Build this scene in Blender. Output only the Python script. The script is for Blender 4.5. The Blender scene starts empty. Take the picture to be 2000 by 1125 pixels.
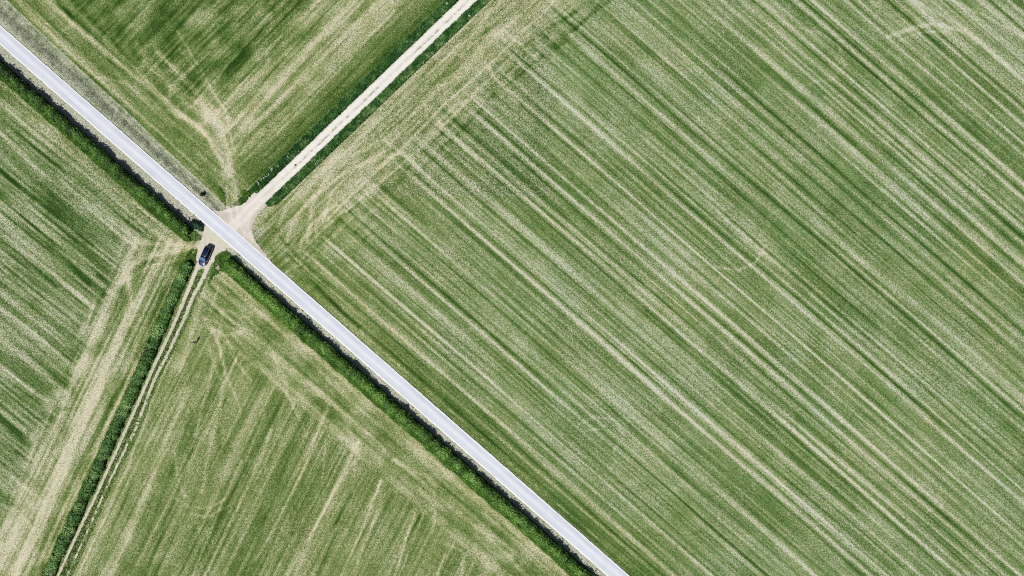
import bpy, bmesh, math, random
import numpy as np
from mathutils import Vector, Matrix
random.seed(7)
rng = np.random.default_rng(11)
sc = bpy.context.scene
COL = sc.collection
R = math.radians
U = 0.11                      # metres of ground per survey unit (map of 2000 x 1125 units)
def wx(x): return (x - 1000.0) * U
def wy(y): return (562.5 - y) * U

# ------------------------------------------------------------------ camera, sky, sun, exposure
cd = bpy.data.cameras.new('camera'); cam = bpy.data.objects.new('camera', cd); COL.objects.link(cam)
cam.location = (0, 0, 146.7); cam.rotation_euler = (0, 0, 0)
cd.sensor_width = 36; cd.lens = 24.0; cd.clip_end = 20000; cd.clip_start = 1
sc.camera = cam
SUN_EL = 54.5
sh = Vector((0.53, 0.85, 0)).normalized()                # where shadows fall
to_sun = Vector((-sh.x*math.cos(R(SUN_EL)), -sh.y*math.cos(R(SUN_EL)), math.sin(R(SUN_EL))))
w = bpy.data.worlds.new('World'); sc.world = w; w.use_nodes = True
nt = w.node_tree; bg = nt.nodes['Background']
sky = nt.nodes.new('ShaderNodeTexSky'); sky.sky_type = 'NISHITA'; sky.sun_disc = False
sky.sun_elevation = R(SUN_EL); sky.sun_rotation = math.atan2(to_sun.x, to_sun.y) % (2*math.pi)
nt.links.new(sky.outputs[0], bg.inputs[0]); bg.inputs[1].default_value = 0.052
sd = bpy.data.lights.new('sun', 'SUN'); sd.energy = 5.0; sd.angle = R(0.53); sd.color = (1.0, 0.965, 0.91)
so = bpy.data.objects.new('sun', sd); COL.objects.link(so)
so.rotation_euler = to_sun.to_track_quat('Z', 'Y').to_euler(); so.location = (0, 0, 90)
sc.render.engine = 'CYCLES'; sc.cycles.pixel_filter_type = 'BLACKMAN_HARRIS'; sc.cycles.filter_width = 1.05; sc.cycles.use_denoising = False
sc.view_settings.view_transform = 'Standard'; sc.view_settings.look = 'None'
sc.view_settings.exposure = 0.30; sc.view_settings.gamma = 1; sc.view_settings.use_curve_mapping = False
K = 1.80                      # picture value of a unit albedo in full sun at this exposure

# ------------------------------------------------------------------ helpers
def lin(c): return np.where(np.array(c) <= .04045, np.array(c)/12.92, ((np.array(c)+.055)/1.055)**2.4)
def alb(r, g, b):             # albedo of a sunlit surface seen as this 8-bit colour
    v = lin(np.array([r, g, b])/255.0) / (K*np.array([1.0, 0.985, 0.99]))
    return (float(min(v[0], .8)), float(min(v[1], .8)), float(min(v[2], .8)), 1.0)
def tag(o, label=None, cat=None, group=None, kind=None):
    if label: o['label'] = label
    if cat: o['category'] = cat
    if group: o['group'] = group
    if kind: o['kind'] = kind
    return o
def empty(name, loc=(0, 0, 0), rz=0, parent=None):
    o = bpy.data.objects.new(name, None); COL.objects.link(o); o.location = loc; o.rotation_euler.z = rz; o.empty_display_size = .3
    if parent: o.parent = parent
    return o
def link_mesh(name, me, mats, parent=None):
    for m in (mats if isinstance(mats, (list, tuple)) else [mats]): me.materials.append(m)
    o = bpy.data.objects.new(name, me); COL.objects.link(o)
    if parent: o.parent = parent
    return o
def np_mesh(name, V, F, attrs=None, smooth=False, uv=None):
    """V (n,3), F (m,k) arrays -> mesh"""
    me = bpy.data.meshes.new(name); V = np.asarray(V, np.float32); F = np.asarray(F, np.int32)
    m, k = F.shape
    me.vertices.add(len(V)); me.vertices.foreach_set('co', V.ravel())
    me.loops.add(m*k); me.loops.foreach_set('vertex_index', F.ravel())
    me.polygons.add(m); me.polygons.foreach_set('loop_start', np.arange(0, m*k, k, dtype=np.int32))
    me.polygons.foreach_set('loop_total', np.full(m, k, dtype=np.int32))
    me.polygons.foreach_set('use_smooth', np.full(m, smooth, dtype=bool))
    for n, a in (attrs or {}).items():
        at = me.attributes.new(n, 'FLOAT_COLOR', 'POINT')
        c = np.ones((len(V), 4), np.float32); c[:, :a.shape[1]] = a; at.data.foreach_set('color', c.ravel())
    me.update(calc_edges=True); me.validate(); return me
def ihash(i, j, s):
    h = (i.astype(np.int64)*374761393 + j.astype(np.int64)*668265263 + s*974634777) & 0xffffffff
    h = ((h ^ (h >> 13)) * 1274126177) & 0xffffffff
    h = (h ^ (h >> 16)) & 0xffffffff
    return h.astype(np.float64)/4294967295.0
def vn(x, y, s=0):            # smooth value noise 0..1, unit lattice
    xi = np.floor(x); yi = np.floor(y); fx = x-xi; fy = y-yi
    fx = fx*fx*(3-2*fx); fy = fy*fy*(3-2*fy)
    a = ihash(xi, yi, s); b = ihash(xi+1, yi, s); c = ihash(xi, yi+1, s); d = ihash(xi+1, yi+1, s)
    return (a*(1-fx)+b*fx)*(1-fy) + (c*(1-fx)+d*fx)*fy
def fbm(x, y, L, s=0, o=3):
    t = 0; a = 1; n = 0
    for k in range(o): t = t+a*vn(x/L*2**k+17.3*k, y/L*2**k-9.1*k, s+k); n += a; a *= .55
    return t/n
def aniso(x, y, dx, dy, la, lc, s=0, o=2):  # streaks running along (dx,dy)
    n = math.hypot(dx, dy); dx, dy = dx/n, dy/n
    a = x*dx+y*dy; c = -x*dy+y*dx
    t = 0; am = 1; nn = 0
    for k in range(o): t = t+am*vn(a/la*1.7**k+3.1*k, c/lc*1.9**k, s+31*k); nn += am; am *= .6
    return t/nn
def ss(a, b, v):
    t = np.clip((v-a)/(b-a), 0, 1); return t*t*(3-2*t)
def seg_dist(x, y, P):        # distance to polyline and parameter 0..1 along it
    best = np.full(x.shape, 1e9); par = np.zeros(x.shape)
    P = np.array(P, float); L = np.hypot(*(P[1:]-P[:-1]).T); T = L.sum(); acc = 0
    for (a, b, l) in zip(P[:-1], P[1:], L):
        d = (b-a)/l; t = np.clip((x-a[0])*d[0]+(y-a[1])*d[1], 0, l)
        q = np.hypot(x-a[0]-d[0]*t, y-a[1]-d[1]*t); m = q < best
        best[m] = q[m]; par[m] = ((acc+t)/T)[m]; acc += l
    return best, par
def inpoly(x, y, P):
    c = np.zeros(x.shape, bool); n = len(P)
    for i in range(n):
        x1, y1 = P[i]; x2, y2 = P[(i+1) % n]
        if y1 == y2: continue
        m = ((y1 > y) != (y2 > y)) & (x < (x2-x1)*(y-y1)/(y2-y1)+x1); c ^= m
    return c
def road_r(x, y): return .6587*(x-(y-68)/.875)            # signed distance from the road's axis (+ = north-east side)
def trk_w(x, y): return (x-915)*.692+y*.722               # signed distance from the gravel track's axis (+ = south-east side)

HEDGE_TRACK = [(373, 512), (360, 535), (345, 568), (326, 612), (310, 650), (292, 694), (272, 738), (254, 780), (236, 818), (216, 862), (190, 920), (160, 985), (130, 1050), (100, 1115), (60, 1200), (-140, 1630)]
RUT_A = [(388, 515), (383, 528), (368, 565), (347, 616), (335, 644), (302, 712), (275, 774), (246, 839), (216, 905), (192, 958), (154, 1036), (114, 1123), (-110, 1615)]
RUT_B = [(410, 512), (406, 522), (392, 552), (376, 582), (361, 620), (332, 682), (300, 744), (265, 837), (239, 888), (212, 943), (174, 1030), (133, 1120), (-92, 1620)]
def verge_edge(x, y):         # north-east limit of the road verge, + beyond it
    xe = np.interp(y, [-900, 0, 45, 130, 210, 281, 400], [-960, 12, 60, 150, 240, 312, 438])
    return (x-xe)*.69

# ------------------------------------------------------------------ field pattern, light (+) and dark (-) mowing lines
# big field: (crossing at row 600, full width, strength)
ST = [(658,18,-.17),(679,9,.10),(694,10,-.30),(714,15,.20),(733,8,-.05),(749,8,.12),(758,5,-.12),(772,8,.08),(789,9,.36),(800,7,-.22),(819,12,-.10),
(834,5,.12),(843,5,.14),(862,14,-.10),(883,10,.22),(898,8,-.34),(913,8,.14),(927,7,-.14),(945,9,.12),(967,6,-.12),(989,12,.25),(1020,26,-.08),(1055,20,-.06),
(1083,10,-.14),(1098,14,.42),(1113,9,-.32),(1130,10,.38),(1142,4,.12),(1151,7,-.20),(1165,7,.08),(1179,7,-.26),(1198,14,.22),(1219,7,-.12),(1230,5,.10),(1243,7,-.08),
(1258,7,-.30),(1272,12,.36),(1283,10,-.22),(1295,8,.28),(1309,7,-.24),(1331,14,.12),(1345,9,-.22),(1362,12,.32),(1376,12,-.24),(1393,12,.36),(1414,18,-.12),
(1433,9,.12),(1447,6,-.10),(1461,8,.14),(1473,6,-.14),(1484,7,.44),(1500,10,-.22),(1513,4,.12),(1536,22,-.10),(1561,10,.42),(1576,8,-.28),(1589,7,.30),(1600,5,-.18),
(1615,9,.10),(1625,6,-.10),(1636,8,.18),(1651,6,.10),(1669,11,-.30),(1685,8,.08),(1702,12,-.12),(1725,11,.22),(1750,15,-.33),(1764,6,.28),(1774,7,-.22),(1795,24,.14),
(1822,7,.08),(1837,8,-.24),(1856,10,.16),(1876,7,-.27),(1895,12,.16),(1912,8,-.08),(1927,6,.16),(1944,13,-.33),(1960,7,.18),(1974,9,-.10),(1988,8,.14),
(2000,7,-.2),(2019,10,.24),(2033,8,-.24),(2057,14,.18),(2082,12,-.15),(2100,12,.3),(2118,8,.1),(2129,5,-.22),(2143,12,.2),(2161,10,-.3),(2176,10,.40),(2188,6,-.1),(2195,6,.1),
(2210,8,-.12),(2231,10,-.30),(2244,10,.38),(2260,10,-.30),(2278,12,.40),(2299,20,-.16),(2325,12,-.14),(2343,6,.32),(2354,8,-.18),(2369,7,.46),(2385,8,-.1),(2399,4,-.22),
(2410,10,.16),(2426,12,-.26),(2440,7,.26),(2452,7,-.22),(2468,12,.2),(2490,9,-.14),(2510,12,.18),(2535,10,-.12),(2555,12,.14),(2580,10,-.14)]
# other lines: (polyline, full width, strength)
LN = [
# headland beside the gravel track
([(1090,-5),(1000,82),(950,132),(875,197),(782,293),(695,372),(640,428)],5,.26),([(1010,100),(820,290),(675,413)],6,.16),
([(1180,0),(1060,110)],7,-.12),([(700,395),(650,450),(600,505)],10,-.16),([(1120,20),(980,150),(790,330)],6,-.10),
([(1010,30),(860,170),(760,270),(690,300),(640,340),(610,400),(600,470)],9,.14),([(985,0),(800,180),(660,310),(560,400)],8,.10),
([(760,290),(690,330),(650,370),(630,430)],6,.16),([(930,80),(770,235),(600,395)],7,-.10),([(960,20),(700,270),(540,420)],5,-.08),
([(960,60),(985,62),(1010,80),(1050,115)],6,.16),([(940,112),(965,150),(1010,200)],8,.18),([(750,275),(790,300),(840,345)],8,.14),([(830,205),(870,250),(930,310)],8,.12),
([(560,495),(640,580),(700,640)],9,-.24),([(545,462),(580,500),(640,560)],7,-.18),([(520,430),(560,400),(610,350)],8,-.06),
# curved turning marks
([(560,470),(575,425),(610,385),(660,345),(720,315),(765,300)],8,.16),([(585,480),(605,440),(640,405),(690,370)],6,.14),([(545,440),(560,400),(600,355),(650,315),(700,280)],6,.12),([(620,470),(615,440),(632,415),(660,400)],5,.16),([(575,500),(585,460),(620,420)],7,-.14),
([(850,245),(890,205),(930,190),(960,200)],6,.12),([(735,330),(775,300),(800,305),(820,330)],6,.16),([(900,110),(935,75),(965,65),(990,80)],7,.16),([(560,530),(600,510),(625,480)],6,.10),
([(1000,110),(1060,60),(1130,20)],7,-.14),([(960,190),(1010,150),(1060,110)],8,-.18),([(1120,60),(1190,0)],6,-.20),([(860,290),(905,250),(950,205)],8,-.16),([(1085,95),(1110,75)],8,-.2),
([(1560,55),(1600,62),(1640,90),(1650,130),(1625,155),(1585,160)],6,.10),([(1130,830),(1160,815),(1200,820),(1220,850),(1200,880)],5,.12),([(1145,840),(1180,838),(1200,860)],4,.10),([(1395,520),(1440,528),(1475,515),(1495,480)],6,.14),
([(100,0),(135,15),(150,45),(120,60),(90,45)],5,.10),([(150,160),(200,150),(250,165),(290,200)],6,.10),([(280,120),(340,180),(380,215),(410,235)],10,.16),([(305,100),(360,150),(420,215),(450,235)],8,.14),([(350,95),(400,160),(440,215)],6,.10),([(330,215),(380,240),(420,275)],12,.16),
([(340,250),(390,290),(430,330)],9,-.12),([(455,240),(470,225),(520,170)],10,.12),([(450,350),(480,320),(540,270)],10,-.10),
([(415,640),(435,655),(470,650)],8,.14),([(425,560),(400,640),(412,700),(430,740)],5,.12),([(440,590),(425,660),(440,730),(470,800)],5,.10),([(450,690),(490,745),(470,800),(430,870)],6,.10),([(420,690),(405,760),(380,850)],6,.12),([(500,700),(560,770),(600,850)],6,.10),([(355,960),(372,978),(400,985)],7,.05),([(440,760),(425,820),(428,880)],9,-.14),([(460,720),(500,700),(530,720)],9,-.12),
([(660,850),(700,880),(690,930)],7,.12),([(820,960),(850,990),(845,1040)],7,.12),([(870,1060),(905,1080),(900,1125)],7,.12),([(340,880),(345,930),(360,970)],5,.12),
([(0,985),(35,1000),(60,1030)],7,.12),([(20,935),(60,960),(90,990)],6,.10),([(265,470),(300,478),(350,475),(385,480)],8,.14),([(300,450),(330,475),(370,485)],7,.12),([(255,520),(300,500),(350,490),(388,486)],6,.12),([(235,555),(290,520),(360,505)],6,.10),
# top right corner
([(1735,72),(1790,52),(1830,45),(1880,60),(1950,110),(2005,150)],9,.22),([(1755,80),(1800,62),(1850,62)],5,.14),
([(1780,-5),(1850,35),(1920,80),(2005,140)],8,.20),([(1850,-5),(1920,28),(2005,75)],6,.14),([(1420,430),(1470,480),(1540,530)],12,.12),([(1380,385),(1420,430)],12,.10),
# field south of the road
([(455,590),(520,620),(660,755),(800,868),(1000,1035),(1130,1140)],14,.10),([(430,610),(500,660),(600,745),(712,843),(830,945),(1000,1090)],7,.15),
([(410,640),(470,690),(560,765),(650,843),(760,938),(880,1042),(960,1120)],8,.12),([(400,620),(470,650),(560,720),(640,790)],8,.12),
([(480,650),(560,730),(650,815)],12,-.10),([(560,700),(640,770),(760,880),(870,975),(1000,1085)],9,-.10),
([(500,1093),(545,1010),(587,928),(615,858),(640,800)],7,.24),([(572,1128),(642,975),(672,915),(700,862)],7,.24),([(560,1128),(640,985),(690,900)],4,.12),
([(665,1128),(700,1050),(745,938)],5,.22),([(688,1128),(750,963)],7,.18),([(770,1128),(810,1003)],5,.24),([(778,1128),(830,998)],4,.18),([(852,1128),(868,1085)],4,.3),
([(720,990),(745,938)],3,.32),([(630,935),(636,868)],3,.2),([(655,1023),(685,968)],9,-.2),([(795,1060),(818,1008)],8,-.24),([(620,1125),(655,1040)],9,-.14),([(565,1010),(597,935)],10,-.10),
([(150,1128),(195,1030),(250,913),(290,800),(330,700),(352,640),(385,560)],6,.20),([(217,1128),(262,1020),(307,903),(332,843),(365,760)],13,.20),([(180,1128),(225,1020),(280,880)],5,-.12),
([(255,1128),(300,1010),(350,880),(375,800)],7,-.10),([(282,1128),(330,1000),(375,880)],8,-.16),([(400,1128),(457,1003),(500,913),(530,840)],7,.22),([(375,1128),(425,1003),(470,900)],5,.16),
([(345,1128),(400,990),(450,880)],12,-.14),([(430,1128),(480,1010),(530,900)],12,-.12),([(470,1128),(520,1010),(560,900)],8,-.10),([(310,1128),(370,980)],6,.10),
([(340,972),(368,990),(410,992),(440,975),(480,900),(520,800)],6,.11),([(370,1004),(410,1010),(450,985),(500,880)],5,.09),
([(398,620),(422,660),(438,720),(432,790),(410,870),(395,960)],8,.14),([(430,640),(460,700),(440,760),(400,850)],6,.10),([(450,650),(520,730),(480,800)],6,.10),
([(420,600),(480,620),(530,680),(560,760),(540,840)],7,.10),([(680,830),(700,890),(650,960)],10,.10),
([(400,545),(386,610),(372,660),(350,720)],10,.14),([(410,560),(440,600),(470,640)],10,-.14),([(770,900),(830,930),(900,1000),(1000,1080)],9,.12),
# field west
([(-5,255),(20,281),(75,331),(140,388),(262,478)],9,.30),([(15,255),(38,281),(125,356),(200,420),(280,478)],6,.16),([(-5,328),(10,343),(75,393),(150,455),(180,480)],9,-.30),
([(-5,384),(62,431),(125,483),(185,533)],8,.22),([(30,410),(62,438),(175,555)],8,-.20),([(-5,452),(100,531),(170,590)],7,.20),([(-5,463),(40,497),(110,560)],7,-.18),([(-5,487),(70,541),(150,610)],6,.14),
([(-5,515),(90,590),(150,640)],9,-.12),([(-5,566),(75,632),(125,675)],7,.24),([(-5,598),(88,667),(115,690)],6,.24),([(-5,615),(90,690)],8,-.20),([(-5,713),(92,784)],8,.26),([(-5,730),(82,790)],10,-.26),
([(-5,798),(50,842)],7,.2),([(-5,812),(40,850)],9,-.24),([(-5,650),(100,735)],8,.12),([(-5,680),(95,760)],10,-.14),([(-5,860),(60,905)],8,-.14),([(-5,885),(40,920)],7,.12),
([(60,281),(180,390),(300,470)],7,-.14),([(-5,200),(120,300),(270,430),(330,468)],6,.14),([(60,210),(200,330),(340,455)],10,-.12),([(0,165),(100,245),(230,360),(300,430)],6,.10),([(230,345),(310,420),(360,465)],12,-.18),
([(390,478),(330,488),(270,505),(225,560),(170,680),(120,790)],14,.16),([(262,470),(245,520),(255,592),(225,667),(185,775),(145,850),(110,930),(60,1050),(25,1130)],13,.24),
([(350,485),(300,520),(262,610),(210,720),(160,830),(110,960),(50,1128)],8,.14),([(365,505),(330,530),(300,580),(262,660),(205,790),(150,910),(60,1128)],9,-.08),
([(205,560),(160,660),(120,760),(60,900)],8,-.12),([(185,590),(150,690),(110,780),(20,980)],6,.14),([(155,740),(125,800)],9,-.24),([(240,560),(190,680)],6,-.10),
([(320,560),(270,680),(210,810),(150,950),(80,1110)],8,-.18),([(345,535),(296,640),(250,740),(205,840),(150,960),(88,1100)],4,.12),([(80,880),(30,1000),(-5,1080)],14,.12),([(285,560),(235,680),(185,790)],5,.10),
# field north
([(90,-5),(155,57),(212,107),(250,137),(325,200),(400,262),(425,300),(447,345)],9,.22),([(105,-5),(150,40),(200,90)],12,-.24),([(140,-5),(175,35),(215,75),(260,130)],10,-.18),
([(212,115),(300,190),(345,240)],8,-.20),([(60,0),(140,85),(230,165),(330,270),(420,350)],10,-.16),([(35,0),(160,125),(300,255)],5,.10),([(110,80),(200,160),(300,250),(400,340)],6,.12),
([(180,150),(280,240),(380,330),(432,375)],12,-.16),([(265,90),(330,160),(400,215),(440,250)],16,.15),([(390,200),(420,240),(445,300),(458,390)],16,.17),([(300,90),(370,170),(425,235),(450,300)],6,.14),([(345,60),(400,150),(440,220),(455,290)],5,.18),([(240,110),(320,190),(390,250),(435,300)],5,.2),
([(500,0),(400,110),(330,170)],5,.16),([(560,0),(450,120),(380,200)],5,.14),([(430,0),(340,100)],4,.12),([(620,0),(500,130),(420,225)],6,.14),([(470,20),(360,130)],9,-.14),([(540,20),(440,140)],10,-.16),([(600,20),(520,110),(470,160)],7,-.14),
([(700,0),(570,130),(470,250)],14,.16),([(740,0),(600,140),(480,260),(455,300)],8,.12),([(660,0),(540,130),(450,240)],4,-.16),([(715,0),(590,130),(500,230)],4,-.12),([(770,20),(650,150),(540,260)],5,.12),
([(800,20),(650,180),(520,310)],5,-.12),([(860,0),(720,140),(560,290),(490,360)],14,-.14),([(880,-5),(740,130),(600,262),(480,375)],4,.16),
]
def pattern(x, y):
    """dryness D, hue H, bareness B, height of the ground at map coordinates"""
    r = road_r(x, y); wv = trk_w(x, y)
    wob = 5*(fbm(x, y, 420, 5, 2)-.5)+2.2*(fbm(x, y, 60, 6, 2)-.5)
    clump = fbm(x, y, 34, 20, 4)-.5; big = fbm(x, y, 210, 30, 2)-.5
    # ---- big field
    c = x+(600-y)/.87+wob+8*(fbm(x, y, 900, 3, 1)-.5)
    S = np.zeros_like(x)
    for i, (ci, wd, am) in enumerate(ST):
        s = wd/(2.7 if am < 0 else 2.4)*(.85+.35*vn((x+y)/230., c*0+i*3.7, 40))
        q = np.abs(c-ci); m = q < s*3.2
        S[m] += (am*(.74 if am < 0 else 1.05)*(.72+.42*vn((x[m]+y[m])/95., c[m]*0+i*7.7, 41))*np.exp(-(q[m]/s[m])**2))
    out = (c > 2600) | (c < 600)
    rs = (aniso(c, y*0, 1, 0, 11, 1, 50, 2)-.5)
    fine = aniso(x, y, .7540, .6568, 200, 3.2, 52, 2)-.5
    mid = aniso(x, y, .7524, .6587, 160, 9, 54, 2)-.5
    E = .525+S*1.12+fine*.50+(aniso(x, y, .7524, .6587, 260, 5.2, 58, 1)-.5)*.24+mid*.08+clump*.22+big*.12+np.where(out, rs*.8, 0)
    E = .5+(E-.5)*1.04; E += -.14*ss(60, 44, r)*ss(640, 800, y+x*0)-.04*ss(62, 16, r)
    E += .06*ss(2380, 2470, c)*ss(1600, 1800, x)*ss(2650, 2600, c)-.12*ss(2600, 2640, c)*ss(2900, 2700, c)
    Hh = -.10+.40*ss(560, 1100, x)+1.0*(fbm(x, y, 55, 60, 3)-.5)+.4*(fine)-.25*np.clip(S, -.2, .2)*0
    Hh -= .5*ss(110, 30, r)
    # pale weeds dotted along the verge row
    row = np.exp(-((r-27-2*wob*.3)/1.6)**2)*ss(.52, .7, fbm(x, y, 12, 71, 2)); E += .30*row*ss(600, 700, y)
    head = .66+(aniso(x, y, .722, -.692, 60, 4.5, 80, 2)-.5)*.46+(aniso(x, y, .722, -.692, 90, 13, 82, 2)-.5)*.34+clump*.50+.18*big-.08*ss(300, 520, y)
    head += -.12*ss(60, 26, wv)*0-.10*ss(150, 175, wv)
    head += -.10*ss(46, 16, r)
    m = ss(95, 195, wv+60*clump+64*(vn(c/9., c*0, 87)-.5)+26*(aniso(x, y, .7524, .6587, 60, 9, 84, 2)-.5)+10*ss(200, 0, y))
    E = E+ss(235, 150, wv)*((aniso(x, y, .722, -.692, 40, 8, 86, 2)-.5)*.42)
    E = E*m+head*(1-m); HE = Hh*m+(-.42+.9*clump)*(1-m)
    # ---- north field
    gN = aniso(x, y, .70, -.71, 80, 5, 90, 2)-.5; gN2 = aniso(x, y, .70, -.71, 190, 20, 92, 2)-.5
    N = .63+gN*.46+gN2*.34+clump*.42
    deep = ss(-175, -245, wv+50*big); N = N*(1-deep)+deep*(.33+gN*.56+clump*.62+gN2*.24)
    ol = ss(-92, -55, wv); N = N*(1-ol)+ol*(.33+gN*.22+clump*.14+.08*ss(-60, -80, wv))
    ve = verge_edge(x, y)
    par = aniso(x, y, .727, .687, 110, 5, 95, 2)-.5
    rb = ss(105, 60, ve)*(1-ss(250, 380, x)*.3)
    N = N*(1-rb)+rb*(.51+par*.46+clump*.16+.10*ss(330, 430, y))
    HN = -.42-.1*rb+.7*clump+.10*deep
    # ---- south field
    sS = aniso(x, y, .45, -.89, 260, 4.6, 100, 2)-.5; sS2 = aniso(x, y, .45, -.89, 330, 14, 102, 2)-.5
    So = .50+sS*.46+sS2*.26+clump*.26+big*.10
    hd = ss(-172, -150, r+20*clump); ps = aniso(x, y, .7524, .6587, 100, 6, 105, 2)-.5
    So = So*(1-hd)+hd*(.53+ps*.46+clump*.56+big*.24)
    tan = np.exp(-((r+66-3*big)/8.)**2); So += .13*tan; cr = ss(120, 30, np.hypot(x-425, y-545)); So -= .16*cr*(clump*2+.6)
    dt, _ = seg_dist(x, y, RUT_B)
    So += .10*ss(90, 12, dt)*(dt < 100)
    HS = -.42+.5*clump-.25*tan+.25*hd*big
    # ---- west field
    sW = aniso(x, y, .77, .635, 120, 5, 110, 2)-.5; sW2 = aniso(x, y, .77, .635, 200, 13, 112, 2)-.5
    Wf = .47+sW*.74+sW2*.22+(aniso(x, y, .78, .625, 300, 7, 118, 1)-.5)*.3+clump*.30+big*.1
    dh, _ = seg_dist(x, y, HEDGE_TRACK)
    hw = aniso(x, y, .44, -.90, 130, 5, 115, 2)-.5
    edge = np.interp(y, [-600, 400, 470, 640, 780, 960, 1125, 1700], [700, 420, 262, 178, 118, 30, -40, -280])
    mh = ss(-42, 42, x-edge+70*clump)*ss(440, 478, y+x*.0-.15*(x-300))
    hv = .60+hw*.72+(aniso(x, y, .44, -.90, 240, 9, 117, 1)-.5)*.34+clump*.50+.12*ss(560, 760, y)-.22*ss(46, 14, dh)
    Wf = Wf*(1-mh)+mh*hv
    nearh = ss(-86, -60, r)*(1-mh); Wf -= .06*nearh
    HW = .12-.42*mh+.6*clump-.5*ss(-130, -60, r)-.35*ss(40, 16, dh)
    # ---- put the four fields together
    ne = r > 0; se = ne & (wv > 0); west = (~ne) & ((x < np.interp(y, [p[1] for p in RUT_A], [p[0] for p in RUT_A])) | (y < 500))
    D = np.where(ne, np.where(se, E, N), np.where(west, Wf, So))
    H = np.where(ne, np.where(se, HE, HN), np.where(west, HW, HS))
    for i, (P, wd, am) in enumerate(LN):
        P = [tuple(map(float, p)) for p in P]
        for end in (0, -1):                               # lines that leave the surveyed map go on
            px, py = P[end]
            if px < 2 or py < 2 or py > 1120 or px > 1998:
                q = P[1] if end == 0 else P[-2]; d = np.array([px-q[0], py-q[1]]); d = d/np.hypot(*d)*260
                P = ([(px+d[0], py+d[1])]+P) if end == 0 else (P+[(px+d[0], py+d[1])])
        xs = [p[0] for p in P]; ys = [p[1] for p in P]; g = wd*2
        m = (x > min(xs)-g) & (x < max(xs)+g) & (y > min(ys)-g) & (y < max(ys)+g)
        if not m.any(): continue
        xm = x[m]+2.4*(fbm(x[m], y[m], 26, 300+i, 2)-.5)*2; ym = y[m]
        d, t = seg_dist(xm, ym, P)
        D[m] += ((1.7 if am < .18 else 1.4) if am > 0 else 1.2)*am*(.30+.45*vn(xm/26., ym/26., 200+i)+.75*fbm(xm, ym, 9, 260+i, 2))*np.exp(-(d/(wd/2.0))**2)
    B = np.zeros_like(x)
    # ---- strips beside the roads
    # south-west verge of the road, pale and worn
    on = ss(-38, -35, r) if False else None
    v = (ss(-44, -40, r)*ss(-6, -10, r)*(y > -9e9)); sw = (r < 0)
    D = np.where(sw, D*(1-v)+v*(.90+.16*clump+.10*(vn(x/4, y/4, 7)-.5)), D); B = np.where(sw, np.maximum(B, .60*v), B); H = np.where(sw, H*(1-v)+v*(.45), H)
    # north-east verge of the road up to the junction
    nv = (r > 0) & (ve < 0) & (wv < 0) & (y < 412)
    q = r-14
    pale = ss(9, 5, q)
    wid = np.maximum(1, q-ve)
    f = q/wid
    brown = np.exp(-((f-.42)/.17)**2)
    nd = .60-.08*brown+.2*pale+.60*(fbm(x, y, 9, 130, 3)-.5)+.26*(par)
    D = np.where(nv, nd, D); H = np.where(nv, .25-.55*brown+.25*ss(.6, .8, f), H); B = np.where(nv, .60+.35*brown*(1-ss(300, 400, y)*.4)+.1*pale, B)
    D = D+np.where((ne & ~se & (np.abs(ve+1.5) < 2.2) & (y < 405)), .16, 0)
    D = D-np.where((ne & ~se & (np.abs(ve-2.5) < 2.0) & (y < 400)), .12, 0)
    # grass strips beside the gravel track (soil under the tall grass)
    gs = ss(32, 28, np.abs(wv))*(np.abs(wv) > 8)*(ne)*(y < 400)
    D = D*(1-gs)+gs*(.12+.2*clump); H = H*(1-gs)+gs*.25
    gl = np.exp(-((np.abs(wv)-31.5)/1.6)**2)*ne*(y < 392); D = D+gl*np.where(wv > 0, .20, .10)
    # under the hedges, with shadow painted in on the lower one's road side, and the bright bank on their field side
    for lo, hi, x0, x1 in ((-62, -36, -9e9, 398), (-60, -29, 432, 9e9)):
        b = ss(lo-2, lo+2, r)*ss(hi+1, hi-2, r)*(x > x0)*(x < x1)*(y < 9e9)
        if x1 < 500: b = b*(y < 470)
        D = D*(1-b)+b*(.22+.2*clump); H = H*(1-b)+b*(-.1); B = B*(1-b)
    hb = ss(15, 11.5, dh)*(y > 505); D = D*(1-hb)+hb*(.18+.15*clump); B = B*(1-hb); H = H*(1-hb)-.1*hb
    # grass between and beside the wheel ruts
    dA, _ = seg_dist(x, y, RUT_A)
    xa = np.interp(y, [p[1] for p in RUT_A], [p[0] for p in RUT_A]); xb = np.interp(y, [p[1] for p in RUT_B], [p[0] for p in RUT_B])
    bt = (x > xa-9) & (x < xb+9) & (y > 512)
    D = np.where(bt, .42+.30*clump+.24*(vn(x/5, y/5, 140)-.5), D); H = np.where(bt, -.15, H); B = np.where(bt, 0, B)
    # worn wheel tracks running north from the junction
    for P, wd, st in (([(405,215),(425,270),(434,322),(441,360),(447,408)],8,.7), ([(422,240),(446,310),(455,345),(461,370),(465,405)],8,.7), ([(500,420),(520,440),(560,500)],10,.15)):
        d, t = seg_dist(x, y, P)
        k = np.exp(-(d/(wd/1.9))**2)*st*(.35+.65*t)*ss(.28, .52, fbm(x, y, 10, 150, 3))*(ne); B = np.maximum(B, k); D = D+k*.35
    # trodden ground where the apron runs out into the grass
    for (cx, cy, rad, st) in ((455, 415, 20, .6), (500, 455, 16, .5), (395, 478, 16, .4), (515, 500, 12, .5)):
        k = st*ss(rad*1.3, rad*.5, np.hypot(x-cx, y-cy)+10*clump); B = np.maximum(B, k); D = D+.3*k
    k = .8*ss(4, 0, np.abs(r)-14)*(np.abs(r) > 10); B = np.maximum(B, k*.5)
    # ---- gentle relief: rutted verge, furrows, banks
    z = -.05-.035*fbm(x, y, 6, 160, 2)-.03*fbm(x, y, 30, 161, 2)
    z = z-.06*(np.clip(S, -1, .0)*-1)*m*se*0
    z = np.where(nv, z-.16*np.exp(-((f-.62)/.14)**2)-.05*vn(x/5, y/5, 162), z)
    z = np.where(bt, z-.03, z)
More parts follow.
